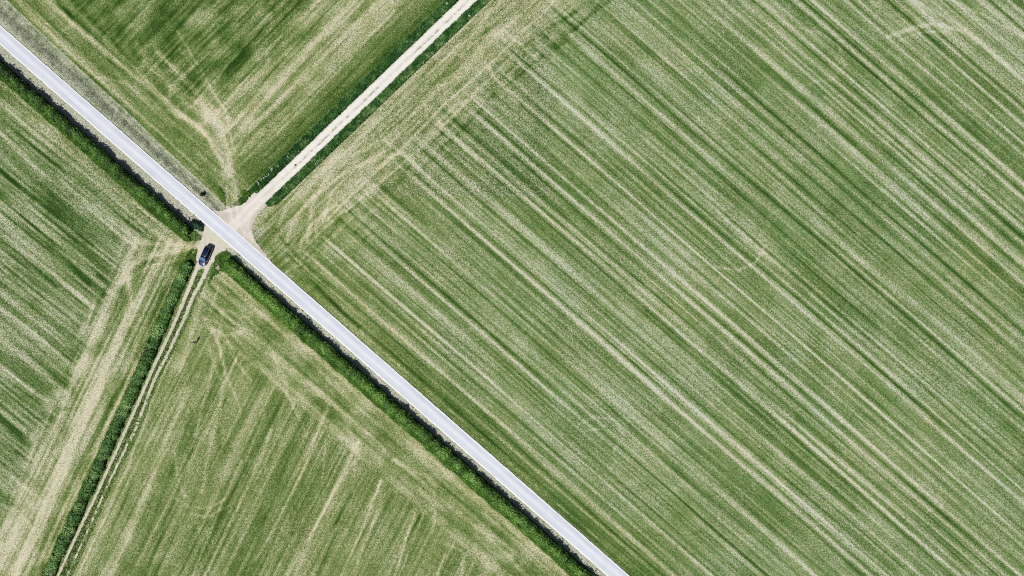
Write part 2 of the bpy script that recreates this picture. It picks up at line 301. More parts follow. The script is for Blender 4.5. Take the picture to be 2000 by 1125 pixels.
    G = np.where(se, .66+.34*m, np.where(ne, .72, np.where(west, .92-.15*mh, .68)))*(.62+.62*fbm(x, y, 75, 170, 3))
    return np.clip(D, 0, 1.1), np.clip(H, -1, 1), np.clip(B, 0, 1), z, G

# ------------------------------------------------------------------ materials
class NT:
    def __init__(s, name, rough=.9, spec=.2):
        s.m = bpy.data.materials.new(name); s.m.use_nodes = True; s.t = s.m.node_tree
        s.b = s.t.nodes['Principled BSDF']; s.b.inputs['Roughness'].default_value = rough
        s.b.inputs['Specular IOR Level'].default_value = spec
    def n(s, t, **k):
        o = s.t.nodes.new(t)
        for a, v in k.items(): setattr(o, a, v)
        return o
    def set(s, sock, v):
        if hasattr(v, 'is_linked') or isinstance(v, bpy.types.NodeSocket): s.t.links.new(v, sock)
        else: sock.default_value = v
    def math(s, op, a, b=0.0, c=0.0, clamp=False):
        o = s.n('ShaderNodeMath', operation=op); o.use_clamp = clamp
        for i, v in enumerate((a, b, c)): s.set(o.inputs[i], v)
        return o.outputs[0]
    def noise(s, vec, scale, detail=2, rough=.5, d3=True):
        o = s.n('ShaderNodeTexNoise'); o.inputs['Scale'].default_value = scale; o.inputs['Detail'].default_value = detail
        o.inputs['Roughness'].default_value = rough; s.t.links.new(vec, o.inputs['Vector']); return o.outputs[0]
    def mix(s, f, a, b, mode='MIX'):
        o = s.n('ShaderNodeMix', data_type='RGBA', blend_type=mode)
        s.set(o.inputs[0], f); s.set(o.inputs[6], a); s.set(o.inputs[7], b); return o.outputs[2]
    def ramp(s, f, stops):
        o = s.n('ShaderNodeValToRGB'); e = o.color_ramp.elements
        while len(e) < len(stops): e.new(.5)
        for el, (p, c) in zip(e, stops): el.position = p; el.color = c
        s.set(o.inputs[0], f); return o.outputs[0]
    def coords(s, kind='Object'): return s.n('ShaderNodeTexCoord').outputs[kind]
    def bump(s, h, strength=.4, dist=.1):
        o = s.n('ShaderNodeBump'); o.inputs['Strength'].default_value = strength; o.inputs['Distance'].default_value = dist
        s.set(o.inputs['Height'], h); s.t.links.new(o.outputs[0], s.b.inputs['Normal'])
    def color(s, c): s.set(s.b.inputs['Base Color'], c)

def ground_mat():
    m = NT('field_grass', .95, .1); v = m.coords()
    a = m.n('ShaderNodeAttribute', attribute_name='surf'); sep = m.n('ShaderNodeSeparateColor'); m.t.links.new(a.outputs['Color'], sep.inputs[0])
    D, H, B = sep.outputs
    g1 = m.noise(v, 6.4, 2, .78); g2 = m.noise(v, 2.1, 3, .65); g3 = m.noise(v, 15.0, 1, .5)
    s = m.math('ADD', m.math('MULTIPLY', m.math('SUBTRACT', g1, .5), 3.6), m.math('MULTIPLY', m.math('SUBTRACT', g2, .5), .45))
    s = m.math('ADD', s, m.math('MULTIPLY', m.math('SUBTRACT', g3, .5), 2.2))
    # grain is strongest in mixed green and straw, weaker in pure grass
    amp = m.math('MULTIPLY', m.math('ADD', .50, m.math('MULTIPLY', D, .85)), a.outputs['Alpha'])
    Dn = m.math('ADD', D, m.math('MULTIPLY', s, amp))
    st = [(0.0, alb(34, 66, 18)), (.22, alb(74, 106, 44)), (.42, alb(112, 142, 72)), (.60, alb(151, 168, 106)), (.80, alb(200, 198, 158)), (1.0, alb(242, 235, 214))]
    base = m.ramp(Dn, st)
    hn = m.math('ADD', H, m.math('MULTIPLY', m.math('SUBTRACT', m.noise(v, 3.3, 2, .7), .5), 1.5))
    cool = m.mix(m.math('MAXIMUM', m.math('MULTIPLY', hn, .8), 0.0, clamp=True), (1, 1, 1, 1), (.86, 1.0, 1.08, 1), 'MIX')
    warm = m.mix(m.math('MULTIPLY', hn, -.8, clamp=True), (1, 1, 1, 1), (1.09, .99, .80, 1), 'MIX')
    c = m.mix(1.0, base, cool, 'MULTIPLY'); c = m.mix(1.0, c, warm, 'MULTIPLY')
    soil = m.ramp(m.math('ADD', m.math('MULTIPLY', s, .9), D), [(0.0, alb(64, 66, 52)), (.45, alb(132, 134, 114)), (.8, alb(186, 192, 168)), (1.0, alb(226, 220, 204))])
    m.color(m.mix(B, c, soil)); m.bump(s, .5, .12)
    return m.m
def leaf_mat(name, stops, sc_=3.0, tr=.25, rough=.6):
    m = NT(name, rough, .3); v = m.coords()
    a = m.n('ShaderNodeAttribute', attribute_name='tone'); sep = m.n('ShaderNodeSeparateColor'); m.t.links.new(a.outputs['Color'], sep.inputs[0])
    n = m.noise(v, sc_, 3, .6)
    f = m.math('ADD', sep.outputs[0], m.math('MULTIPLY', m.math('SUBTRACT', n, .5), .9))
    c = m.ramp(f, [(p, alb(*q)) for p, q in stops]); m.color(c)
    t = m.n('ShaderNodeBsdfTranslucent'); m.t.links.new(c, t.inputs[0])
    mx = m.n('ShaderNodeMixShader'); mx.inputs[0].default_value = tr
    m.t.links.new(m.b.outputs[0], mx.inputs[1]); m.t.links.new(t.outputs[0], mx.inputs[2])
    m.t.links.new(mx.outputs[0], m.t.nodes['Material Output'].inputs[0]); return m.m
def simple(name, rgb, rough=.5, metal=0, spec=.5, nscale=8, namp=.25, coat=0):
    m = NT(name, rough, spec); v = m.coords(); c = alb(*rgb); n = m.noise(v, nscale, 4, .6)
    lo = tuple(x*(1-namp) for x in c[:3])+(1,); hi = tuple(min(1, x*(1+namp)) for x in c[:3])+(1,)
    m.color(m.ramp(n, [(.3, lo), (.7, hi)])); m.b.inputs['Metallic'].default_value = metal; m.b.inputs['Coat Weight'].default_value = coat
    return m.m

# ------------------------------------------------------------------ ground sheet
def axis(lo, hi, step, far):
    a = list(np.arange(lo, hi+step, step)); d = step; p = a[-1]
    while p < far: d = min(d*1.07, 900); p += d; a.append(p)
    d = step; p = a[0]; pre = []
    while p > -far: d = min(d*1.07, 900); p -= d; pre.append(p)
    return np.array(pre[::-1]+a)
gx = axis(-130, 2120, 1.75, 34000); gy = axis(-120, 1240, 1.75, 34000)
X, Y = np.meshgrid(gx, gy); shp = X.shape; X = X.ravel(); Y = Y.ravel()
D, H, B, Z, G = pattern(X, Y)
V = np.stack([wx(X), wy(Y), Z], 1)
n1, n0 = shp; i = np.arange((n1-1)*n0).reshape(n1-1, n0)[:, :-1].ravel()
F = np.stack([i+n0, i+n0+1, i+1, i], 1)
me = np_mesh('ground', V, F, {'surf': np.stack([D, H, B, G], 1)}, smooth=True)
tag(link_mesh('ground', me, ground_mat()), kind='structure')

# ------------------------------------------------------------------ road (a sheet with a slight crown) and its painted edge lines
ra = math.atan2(-.875, 1.0)                                # heading of the road in the world
def road_strip(name, c0, c1, L0, L1, z, mat, n=6, crown=.05, wob=0, step=1.0):
    k = int((L1-L0)/step)+1; us = np.linspace(L0, L1, k); cs = np.linspace(0, 1, n+1)
    A, C = np.meshgrid(us, cs, indexing='ij'); E0 = c0+wob*(vn(A/1.3, A*0, 400)-.5)+wob*(vn(A/.35, A*0, 401)-.5); E1 = c1+wob*(vn(A/1.3, A*0, 402)-.5)+wob*(vn(A/.35, A*0, 403)-.5)
    yy = E0+(E1-E0)*C; zz = z+crown*(1-(yy/1.6)**2)
    V = np.stack([A.ravel(), yy.ravel(), zz.ravel()], 1); m = n+1
    i = (np.arange(k-1)[:, None]*m+np.arange(n)[None]).ravel(); F = np.stack([i, i+m, i+m+1, i+1], 1)
    o = link_mesh(name, np_mesh(name, V, F, smooth=True), mat)
    o.location = (wx(608), wy(600), 0); o.rotation_euler.z = ra; return o
def road_mat():
    m = NT('pale_asphalt', .75, .3); v = m.coords(); s = m.n('ShaderNodeSeparateXYZ'); m.t.links.new(v, s.inputs[0]); yv = s.outputs[1]
    ay = m.math('ABSOLUTE', yv); wob = m.math('MULTIPLY', m.math('SUBTRACT', m.noise(v, .12, 2, .5), .5), .5)
    d1 = m.math('DIVIDE', m.math('SUBTRACT', m.math('ADD', yv, wob), .10), .42); g1 = m.math('POWER', 2.718, m.math('MULTIPLY', m.math('MULTIPLY', d1, d1), -1))
    st = m.n('ShaderNodeMapping'); st.inputs['Scale'].default_value = (.05, 2.6, 1); m.t.links.new(v, st.inputs[0])
    n1 = m.noise(st.outputs[0], 1.4, 3, .6); n2 = m.noise(v, 9, 3, .7); n3 = m.noise(v, .35, 3, .6)
    f = m.math('ADD', m.math('MULTIPLY', g1, .30), m.math('MULTIPLY', n1, .80)); f = m.math('ADD', f, m.math('MULTIPLY', m.math('SUBTRACT', n2, .5), .35))
    f = m.math('ADD', f, m.math('MULTIPLY', m.math('SUBTRACT', n3, .5), .35))
    m.color(m.ramp(f, [(.12, alb(196, 199, 211)), (.45, alb(221, 223, 235)), (.85, alb(241, 243, 251))])); m.bump(n2, .15, .01); return m.m
ROAD_MAT = road_mat()
o = road_strip('road', -1.60, 1.60, -620, 620, .0, ROAD_MAT, n=8, wob=.10, step=.5); tag(o, kind='structure')
PAINT = simple('road_paint', (249, 250, 250), .6, nscale=6, namp=.10)
for cc in (-1.47, 1.47):
    o = road_strip('road_marking', cc-.12, cc+.12, -620, 620, .008, PAINT, n=2, wob=.05, step=.5); tag(o, kind='structure')

# ------------------------------------------------------------------ ragged sheets cut cell by cell
def mask_sheet(name, x0, x1, y0, y1, step, fn, z, mat, attr=None, jit=.35):
    xs = np.arange(x0, x1, step); ys = np.arange(y0, y1, step); Xc, Yc = np.meshgrid(xs+step/2, ys+step/2)
    keep = fn(Xc.ravel(), Yc.ravel()).reshape(Xc.shape)
    nx = len(xs)+1; j, i = np.nonzero(keep); a = j*nx+i
    F = np.stack([a+nx, a+nx+1, a+1, a], 1)
    u, inv = np.unique(F.ravel(), return_inverse=True); F = inv.reshape(F.shape)
    vx = x0+(u % nx)*step+(rng.random(len(u))-.5)*2*jit*step; vy = y0+(u//nx)*step+(rng.random(len(u))-.5)*2*jit*step
    zz = z+.03*(fbm(vx, vy, 7, 500, 2)-.5)+.02
    at = {'surf': np.clip(attr(vx, vy), -1, 1)} if attr else None
    return link_mesh(name, np_mesh(name, np.stack([wx(vx), wy(vy), zz], 1), F, at, smooth=True), mat)
def gravel_mat(name, lo, mid, hi, tint):
    m = NT(name, .95, .1); v = m.coords(); a = m.n('ShaderNodeAttribute', attribute_name='surf'); sep = m.n('ShaderNodeSeparateColor'); m.t.links.new(a.outputs['Color'], sep.inputs[0])
    n1 = m.noise(v, 5, 3, .75); n2 = m.noise(v, .9, 4, .6)
    f = m.math('ADD', m.math('MULTIPLY', n1, .6), m.math('MULTIPLY', n2, .4)); f = m.math('ADD', f, m.math('MULTIPLY', sep.outputs[0], .6))
    c = m.ramp(f, [(.30, alb(*lo)), (.50, alb(*mid)), (.72, alb(*hi))])
    g = m.ramp(n1, [(.3, alb(70, 84, 46)), (.7, alb(150, 152, 116))])
    c = m.mix(m.math('MULTIPLY', sep.outputs[2], 1.0, clamp=True), c, alb(*tint)); c = m.mix(sep.outputs[1], c, g); m.color(c); m.bump(f, .5, .04); return m.m
JUNC = [(414, 408), (426, 412), (440, 411), (445, 402), (452, 406), (459, 402), (468, 402), (476, 396), (492, 382), (520, 352), (548, 378), (520, 404), (503, 420), (494, 436), (492, 450), (494, 461), (503, 476), (516, 494), (532, 514), (520, 516), (470, 470)]
def f_gravel(x, y):
    wv = trk_w(x, y); r = road_r(x, y); e = 1.6*(vn(x/5, y/5, 410)-.5)+1.6*(vn(x/2, y/2, 411)-.5)
    a = (np.abs(wv)+e < 12.9) & (y < 400)
    b = inpoly(x+2*e, y+e, JUNC)
    return (a | b) & (r > 10)
def a_gravel(x, y):
    wv = trk_w(x, y)
    g = np.exp(-((wv-1.2+1.5*(vn(x/30, y/30, 420)-.5))/1.5)**2)*ss(.40, .62, fbm(x, y, 6, 421, 3))*(y < 352)*(.35+.65*ss(.35, .6, fbm(x, y, 60, 422, 2)))
    wear = .25*np.exp(-((np.abs(wv)-6.5)/4)**2)-.15*ss(9, 13, np.abs(wv))
    near = ss(330, 430, y)
    for P_, w_ in (([(505, 383), (482, 404), (466, 430), (452, 445)], 3.2), ([(513, 392), (492, 414), (484, 440), (490, 462), (502, 478)], 3.2), ([(500, 378), (474, 402), (452, 412), (430, 412)], 3), ([(463, 404), (464, 425), (470, 445), (490, 470)], 2.6), ([(449, 406), (452, 425), (462, 440)], 2.6), ([(508, 388), (489, 408), (477, 436), (478, 462)], 2.4)):
        d_, _ = seg_dist(x, y, P_); wear = wear+.26*np.exp(-(d_/w_)**2)*(.5+.8*vn(x/6, y/6, 425))
    return np.stack([wear+.1-.42*near*fbm(x, y, 10, 423, 3), np.clip(g*.75, 0, 1), .45*near], 1)
GRAV = gravel_mat('pale_gravel', (188, 180, 166), (228, 222, 212), (248, 244, 238), (228, 217, 205))
def mask_far(fn, attr, z, name, mat, boxes, step):
    objs = [mask_sheet(name, *b, step, fn, z, mat, attr) for b in boxes]
    return objs
o = mask_sheet('gravel_track', 405, 1560, -640, 520, 1.4, f_gravel, -.02, GRAV, a_gravel); tag(o, kind='structure')
APRON = [(396, 452), (402, 440), (425, 440), (478, 486), (455, 487), (444, 484), (436, 490), (425, 494), (418, 507), (411, 524), (400, 526), (384, 526), (384, 507), (386, 484), (393, 468)]
def f_dirt(x, y):
    e = 2.2*(vn(x/4, y/4, 430)-.5)+1.4*(vn(x/1.7, y/1.7, 431)-.5)
    a = inpoly(x+2*e, y+1.5*e, APRON)
    dA, tA = seg_dist(x, y, RUT_A); wA = np.interp(y, [512, 620, 840, 1125], [4.0, 3.2, 2.8, 2.3])
    dB, tB = seg_dist(x, y, RUT_B); wB = np.interp(y, [512, 620, 840, 960, 1125], [4.6, 3.3, 2.7, 1.8, 1.4])
    hole = fbm(x, y, 7, 433, 3) > np.interp(y, [520, 600, 700, 860, 1125], [1.1, .86, .74, .61, .50])
    strip = (y > 512) & (y < 560) & (x > 380) & (x < 420) & False
    return (a | (dA+e*.5 < wA) | ((dB+e*.8 < wB) & ~hole) | strip) & (road_r(x, y) < -10)
def a_dirt(x, y):
    dA, _ = seg_dist(x, y, RUT_A); far = ss(520, 620, y)
    mid = ss(.5, .7, fbm(x, y, 6, 440, 3))*np.exp(-((x-np.interp(y, [500, 530], [401, 393]))/4)**2)*ss(500, 512, y)*ss(540, 530, y)
    return np.stack([-.02-.10*far-.1*fbm(x, y, 9, 441, 2), mid*.8, .45*(1-far)], 1)
DIRT = gravel_mat('worn_track_gravel', (190, 186, 162), (226, 222, 202), (244, 240, 228), (222, 213, 199))
o = mask_sheet('dirt_track', -120, 485, 438, 1640, 1.2, f_dirt, -.03, DIRT, a_dirt); tag(o, kind='structure')

# ------------------------------------------------------------------ foliage makers
def leaves(P, N, size, tone, aspect=1.5, curl=.25):
    """one bent leaf cluster (2 quads) per point: P centres, N outward normals"""
    n = len(P); t = rng.normal(size=(n, 3)); N = N/np.linalg.norm(N, axis=1)[:, None]
    t -= (t*N).sum(1)[:, None]*N; t /= np.linalg.norm(t, axis=1)[:, None]; b = np.cross(N, t)
    s = np.asarray(size).reshape(-1, 1)*(.7+.6*rng.random((n, 1)))
    a = t*s*aspect*.5; c = b*s*.5; k = N*s*curl
    pts = np.stack([P-a-k*.6, P-c*.9, P+a-k*.6, P+c*.9, P+k*.25], 1)     # diamond folded at the middle
    V = pts.reshape(-1, 3); i = np.arange(n)*5
    F = np.concatenate([np.stack([i, i+1, i+4], 1), np.stack([i+1, i+2, i+4], 1), np.stack([i+2, i+3, i+4], 1), np.stack([i+3, i, i+4], 1)])
    T = np.repeat(np.asarray(tone).reshape(-1, 1), 5, 0)
    return V, F, T
def join(parts):
    off = 0; VV = []; FF = []; TT = []
    for V, F, T in parts: VV.append(V); FF.append(F+off); TT.append(T); off += len(V)
    return np.concatenate(VV), np.concatenate(FF), np.concatenate(TT)
def path_pts(P, n):
    P = np.array(P, float); L = np.hypot(*(P[1:]-P[:-1]).T); cum = np.concatenate([[0], np.cumsum(L)]); s = rng.random(n)*cum[-1]
    x = np.interp(s, cum, P[:, 0]); y = np.interp(s, cum, P[:, 1]); k = np.clip(np.searchsorted(cum, s)-1, 0, len(L)-1)
    d = (P[1:]-P[:-1])/L[:, None]; return x, y, d[k], s, cum[-1]
def hedge(name, P, width, height, dens, mats, size=.22, prof=1.0, seed=0, tone0=.5, skew=0.0, gapy=None):
    """P in metres (world). foliage fills a bumpy loaf section; trunks and limbs stand inside"""
    root = empty(name, (float(P[0][0]), float(P[0][1]), 0)); ox, oy = float(P[0][0]), float(P[0][1])
    L = sum(math.dist(a, b) for a, b in zip(P[:-1], P[1:])); n = int(L*dens*width)
    x, y, d, s, T = path_pts(P, n); nx, ny = -d[:, 1], d[:, 0]; nlow = n//5
    th = rng.random(n)*math.pi                                    # 0 = one side, pi = other side
    bump_h = .62+.55*fbm(s, s*0+seed, 2.6, 600+seed, 3)+.10*(vn(s/.5, th*0, 610+seed)-.5); 
    side_n = vn(s/1.1, (th > 1.57)*5.0+seed, 620+seed)
    rad = (.72+.30*rng.random(n)**.5)
    hw = width/2*(.74+.52*side_n)*np.clip(np.minimum(s, T-s)/1.1+.35, .2, 1)
    rad[:nlow] = 1.0; th[:nlow] = np.where(rng.random(nlow) < .5, .0, math.pi)+(rng.random(nlow)-.5)*.5
    cu = np.cos(th)*hw*rad; cz = np.abs(np.sin(th))**.7*height*bump_h*rad+.05; cz[:nlow] = rng.random(nlow)*height*.75*bump_h[:nlow]
    cz *= (1+skew*cu/width*2)
    clump = fbm(x*1.0, y*1.0, 1.1, 630+seed, 2); cz += .22*(clump-.5)*(cz > .4)
    Pp = np.stack([x+nx*cu-ox, y+ny*cu-oy, cz], 1)
    N = np.stack([nx*np.cos(th), ny*np.cos(th), .35+np.abs(np.sin(th))], 1)+rng.normal(size=(n, 3))*.55
    tone = tone0+.9*(fbm(x, y, 1.3, 640+seed, 3)-.5)+.30*(rng.random(n)-.5)
    V, F, Tn = leaves(Pp, N, size, tone)
    ks = int(T/.22); Pa = np.array(P, float); Ls = np.hypot(*(Pa[1:]-Pa[:-1]).T); cum = np.concatenate([[0], np.cumsum(Ls)]); su = np.linspace(0, T, ks); kk = np.clip(np.searchsorted(cum, su, 'right')-1, 0, len(Ls)-1); dd = ((Pa[1:]-Pa[:-1])/Ls[:, None])[kk]  # opaque darker core inside the leaves, added to make the hedge's shadow solid
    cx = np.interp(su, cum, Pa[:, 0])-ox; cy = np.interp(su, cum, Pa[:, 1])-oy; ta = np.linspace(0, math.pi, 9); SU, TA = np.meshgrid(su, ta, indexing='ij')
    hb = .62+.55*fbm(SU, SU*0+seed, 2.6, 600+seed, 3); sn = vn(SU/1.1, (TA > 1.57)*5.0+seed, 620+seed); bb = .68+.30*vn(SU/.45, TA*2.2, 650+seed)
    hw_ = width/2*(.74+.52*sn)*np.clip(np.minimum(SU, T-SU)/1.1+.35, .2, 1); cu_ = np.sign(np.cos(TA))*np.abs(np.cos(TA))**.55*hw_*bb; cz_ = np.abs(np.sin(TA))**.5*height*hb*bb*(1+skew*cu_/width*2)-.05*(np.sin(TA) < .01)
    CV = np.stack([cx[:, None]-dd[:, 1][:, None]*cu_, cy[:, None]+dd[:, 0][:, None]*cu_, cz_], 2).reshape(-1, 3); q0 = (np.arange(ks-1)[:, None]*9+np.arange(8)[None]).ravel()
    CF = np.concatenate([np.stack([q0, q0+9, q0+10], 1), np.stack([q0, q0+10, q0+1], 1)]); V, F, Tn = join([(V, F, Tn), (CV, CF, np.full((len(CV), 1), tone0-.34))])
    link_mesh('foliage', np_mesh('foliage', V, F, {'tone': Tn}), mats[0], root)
    # woody stems: tapered, leaning, forked
    parts = []; k = int(L/.9)
    sx, sy, sd, _, _ = path_pts(P, k)
    for i in range(k):
        b = np.array([sx[i]-ox+random.uniform(-.3, .3), sy[i]-oy+random.uniform(-.3, .3), -.1])
        t = b+np.array([random.uniform(-.3, .3), random.uniform(-.3, .3), height*random.uniform(.6, .8)])
        parts.append(limb(b, t, .05, .02))
        for q in range(2):
            f = b+(t-b)*random.uniform(.3, .7); parts.append(limb(f, f+np.array([random.uniform(-.45, .45), random.uniform(-.45, .45), random.uniform(.2, .45)]), .025, .008))
    V, F, Tn = join(parts)
    link_mesh('branches', np_mesh('branches', V, F, {'tone': Tn}), mats[1], root)
    return root
def limb(a, b, r0, r1, n=5):
    a = np.array(a, float); b = np.array(b, float); d = b-a; d = d/np.linalg.norm(d); u = np.cross(d, [.3, .9, .1]); u /= np.linalg.norm(u); v = np.cross(d, u)
    an = np.arange(n)*2*math.pi/n; ring = np.cos(an)[:, None]*u+np.sin(an)[:, None]*v
    V = np.concatenate([a+ring*r0, b+ring*r1]); i = np.arange(n); j = (i+1) % n
    F = np.concatenate([np.stack([i, j, j+n], 1), np.stack([i, j+n, i+n], 1)]); return V, F, np.full((len(V), 1), .5)
def blades(P, h, tone, wid=.05, lean=.5, per=3):
    """grass tufts: `per` tapering bent blades at every point"""
    P = np.repeat(P, per, 0); n = len(P); h = np.repeat(np.broadcast_to(h, (n//per,)), per)*(.6+.6*rng.random(n)); P = P+np.c_[(rng.random((n, 2))-.5)*.16, np.zeros(n)]
    a = rng.random(n)*2*math.pi; dr = np.stack([np.cos(a), np.sin(a), np.zeros(n)], 1); sd = np.stack([-np.sin(a), np.cos(a), np.zeros(n)], 1)*wid*(.6+.8*rng.random((n, 1)))
    l = (lean*(.3+rng.random(n)))[:, None]; hh = h[:, None]; up = np.array([[0, 0, 1.0]])
    m = P+dr*hh*l*.35+up*hh*.6; t = P+dr*hh*l+up*hh*.92
    V = np.stack([P-sd, P+sd, m+sd*.9, m-sd*.9, t], 1).reshape(-1, 3); i = np.arange(n)*5
    F = np.concatenate([np.stack([i, i+1, i+2], 1), np.stack([i, i+2, i+3], 1), np.stack([i+3, i+2, i+4], 1)])
    T = np.repeat(np.repeat(np.asarray(tone).reshape(-1, 1), per, 0)+.25*(rng.random((n, 1))-.5), 5, 0); return V, F, T
def W(P): return [(wx(a), wy(b)) for a, b in P]
def off(P, r):                                                  # points on the line at distance r from the road axis
    return [(x, 68+.875*(x-r/.6587)) for x in P]

LEAF_ROAD = leaf_mat('hedge_leaves_bright', [(.10, (34, 58, 14)), (.40, (76, 118, 36)), (.66, (112, 162, 60)), (.95, (170, 210, 106))])
LEAF_TRK = leaf_mat('hedge_leaves_deep', [(.10, (36, 72, 24)), (.40, (78, 128, 50)), (.68, (126, 172, 88)), (.95, (186, 216, 142))])
LEAF_TEAL = leaf_mat('shrub_leaves_bluish', [(.10, (16, 42, 26)), (.50, (44, 86, 58)), (.90, (110, 150, 120))])
BARK = leaf_mat('twig_bark', [(.2, (60, 48, 34)), (.8, (104, 88, 66))], tr=0.01)
GRASS_BRT = leaf_mat('long_grass_bright', [(.10, (66, 112, 34)), (.45, (122, 174, 66)), (.70, (172, 214, 104)), (.95, (226, 236, 170))], 2.0, .35)
GRASS_DRK = leaf_mat('long_grass_deep', [(.10, (22, 64, 24)), (.45, (58, 116, 52)), (.75, (110, 164, 84)), (.98, (200, 222, 160))], 2.0, .25)
GRASS_MIX = leaf_mat('rough_grass', [(.10, (60, 84, 34)), (.45, (110, 132, 62)), (.70, (160, 168, 98)), (.95, (214, 206, 160))], 2.0, .3)

h = hedge('hedge', W(off([-420, -200, 0, 120, 240, 330, 372], -47)), 2.2, 1.85, 80, (LEAF_ROAD, BARK), seed=1, tone0=.40, size=.26, skew=.45)
tag(h, 'dark green roadside hedge in the upper left, ending at the crossing beside the car', 'hedge', 'hedges beside the road and track')
h = hedge('hedge', W(off([444, 560, 700, 900, 1100, 1300, 1560], -42)), 2.3, 1.9, 80, (LEAF_ROAD, BARK), seed=2, tone0=.56, size=.26, skew=.45)
tag(h, 'bright green roadside hedge running from the crossing to the bottom edge', 'hedge', 'hedges beside the road and track')
h = hedge('hedge', W([(x-1, y) for x, y in HEDGE_TRACK]), 2.1, 1.40, 85, (LEAF_TRK, BARK), seed=3, tone0=.56, size=.30, skew=.0)
tag(h, 'bushy green hedge along the left side of the two-rut dirt track', 'hedge', 'hedges beside the road and track')

def shrub(name, x, y, rad, height, mat, seed, n=900, size=.13, tone0=.5, sx=1.0, rz=0):
    root = empty(name, (wx(x), wy(y), 0), rz)
    d = rng.normal(size=(n, 3)); d[:, 2] = np.abs(d[:, 2]); d /= np.linalg.norm(d, axis=1)[:, None]
    q = rad*(.55+.6*vn(d[:, 0]*2+5, d[:, 1]*2+seed*3, 700+seed))*(.6+.45*rng.random(n)**.5)
    P = d*q[:, None]; P[:, 0] *= sx; P[:, 2] = P[:, 2]*height/rad*.95+.08
    tone = tone0+.5*(vn(P[:, 0]*3, P[:, 1]*3, 710+seed)-.5)+.15*(rng.random(n)-.5)
    V, F, T = leaves(P, d+rng.normal(size=(n, 3))*.5, size, tone)
    link_mesh('foliage', np_mesh('foliage', V, F, {'tone': T}), mat, root)
    parts = []
    for k in range(7):
        a = k*.9+seed; t = np.array([math.cos(a)*rad*.5*sx, math.sin(a)*rad*.5, height*.7]); parts.append(limb((math.cos(a)*.06, math.sin(a)*.06, -.1), t, .03, .01))
        parts.append(limb(t*.5, t*.5+np.array([math.cos(a+1)*rad*.35, math.sin(a+1)*rad*.35, height*.3]), .015, .006))
    V, F, T = join(parts); link_mesh('stem', np_mesh('stem', V, F, {'tone': T}), BARK, root); return root
s1 = shrub('shrub', 386.5, 441, .95, 1.15, LEAF_TEAL, 1, 1700, .15, .5, 1.9, ra)
tag(s1, 'bluish green shrub at the crossing end of the upper hedge, nearest the road', 'shrub')
s2 = shrub('shrub', 396, 379.5, .50, .80, LEAF_TEAL, 2, 900, .10, .22, 1.1, .4)
tag(s2, 'small lone black-green bush on the bare verge above the pale road', 'shrub')

# ------------------------------------------------------------------ tall grass beside tracks and hedges (nobody could count it)
def scatter(fn, x0, x1, y0, y1, n):
    x = x0+rng.random(n)*(x1-x0); y = y0+rng.random(n)*(y1-y0); k = fn(x, y); return x[k], y[k]
def grass(name, x, y, h, tone, mat, wid, lean, per, label, cat='grass'):
    P = np.stack([wx(x), wy(y), np.full(len(x), -.08)], 1); V, F, T = blades(P, h, tone, wid, lean, per)
    o = link_mesh(name, np_mesh(name, V, F, {'tone': T}), mat); tag(o, label, cat, kind='stuff'); return o
def strip_sites(n, sgn):
    t = rng.random(n)*(1200); L0 = trk = None
    a = rng.random(n); wv = sgn*(13.3+15.5*a*(1-.75*ss(545, 600, 560+560-(t))*0))
    # along the axis from the junction (t=0) to far beyond the map
    bx = 915-.722*560+.722*t; by = 0+.692*560-.692*t
    x = bx+.692*wv; y = by+.722*wv; lim = (418-(np.abs(wv)-13)*1.7 if sgn > 0 else 390)+8*(vn(x/6, y/6, 804)-.5)
    k = (y < lim) & (road_r(x, y) > 26); return x[k], y[k], np.abs(wv[k])
x, y, av = strip_sites(26000, -1)
grass('long_grass', x, y, .50+.35*vn(x/9, y/9, 801), .56+.8*(fbm(x, y, 9, 800, 3)-.5), GRASS_DRK, .07, .5, 3, 'dark tall grass in a strip along the upper left side of the gravel track')
x, y, av = strip_sites(26000, 1)
grass('long_grass', x, y, .42+.30*vn(x/9, y/9, 803), .60+.8*(fbm(x, y, 9, 802, 3)-.5)+.10*ss(20, 28, av), GRASS_DRK, .07, .5, 3, 'dark tall grass in a strip along the lower right side of the gravel track')
# bright bank on the field side of both roadside hedges
n = 26000; xx = 430+rng.random(n)*1080; r = -61+rng.random(n)*9; yy = 68+.875*(xx-r/.6587); k = yy < 1500; xx = xx[k]; yy = yy[k]; r = r[k]
k = r > -61+5*vn(xx/16, yy/16, 810); xx = xx[k]; yy = yy[k]
grass('long_grass', xx, yy, .40+.2*vn(xx/8, yy/8, 812), .46+.7*(fbm(xx, yy, 14, 811, 3)-.5), GRASS_BRT, .06, .7, 3, 'bright green grass bank along the field side of the lower roadside hedge')
n = 14000; xx = -300+rng.random(n)*700; r = -64+rng.random(n)*7; yy = 68+.875*(xx-r/.6587); k = (yy < 470) & (xx < 396)
grass('long_grass', xx[k], yy[k], .35+.2*vn(xx[k]/8, yy[k]/8, 814), .34+.6*(fbm(xx[k], yy[k], 14, 813, 3)-.5), GRASS_BRT, .06, .7, 3, 'bright green grass bank along the field side of the upper roadside hedge')
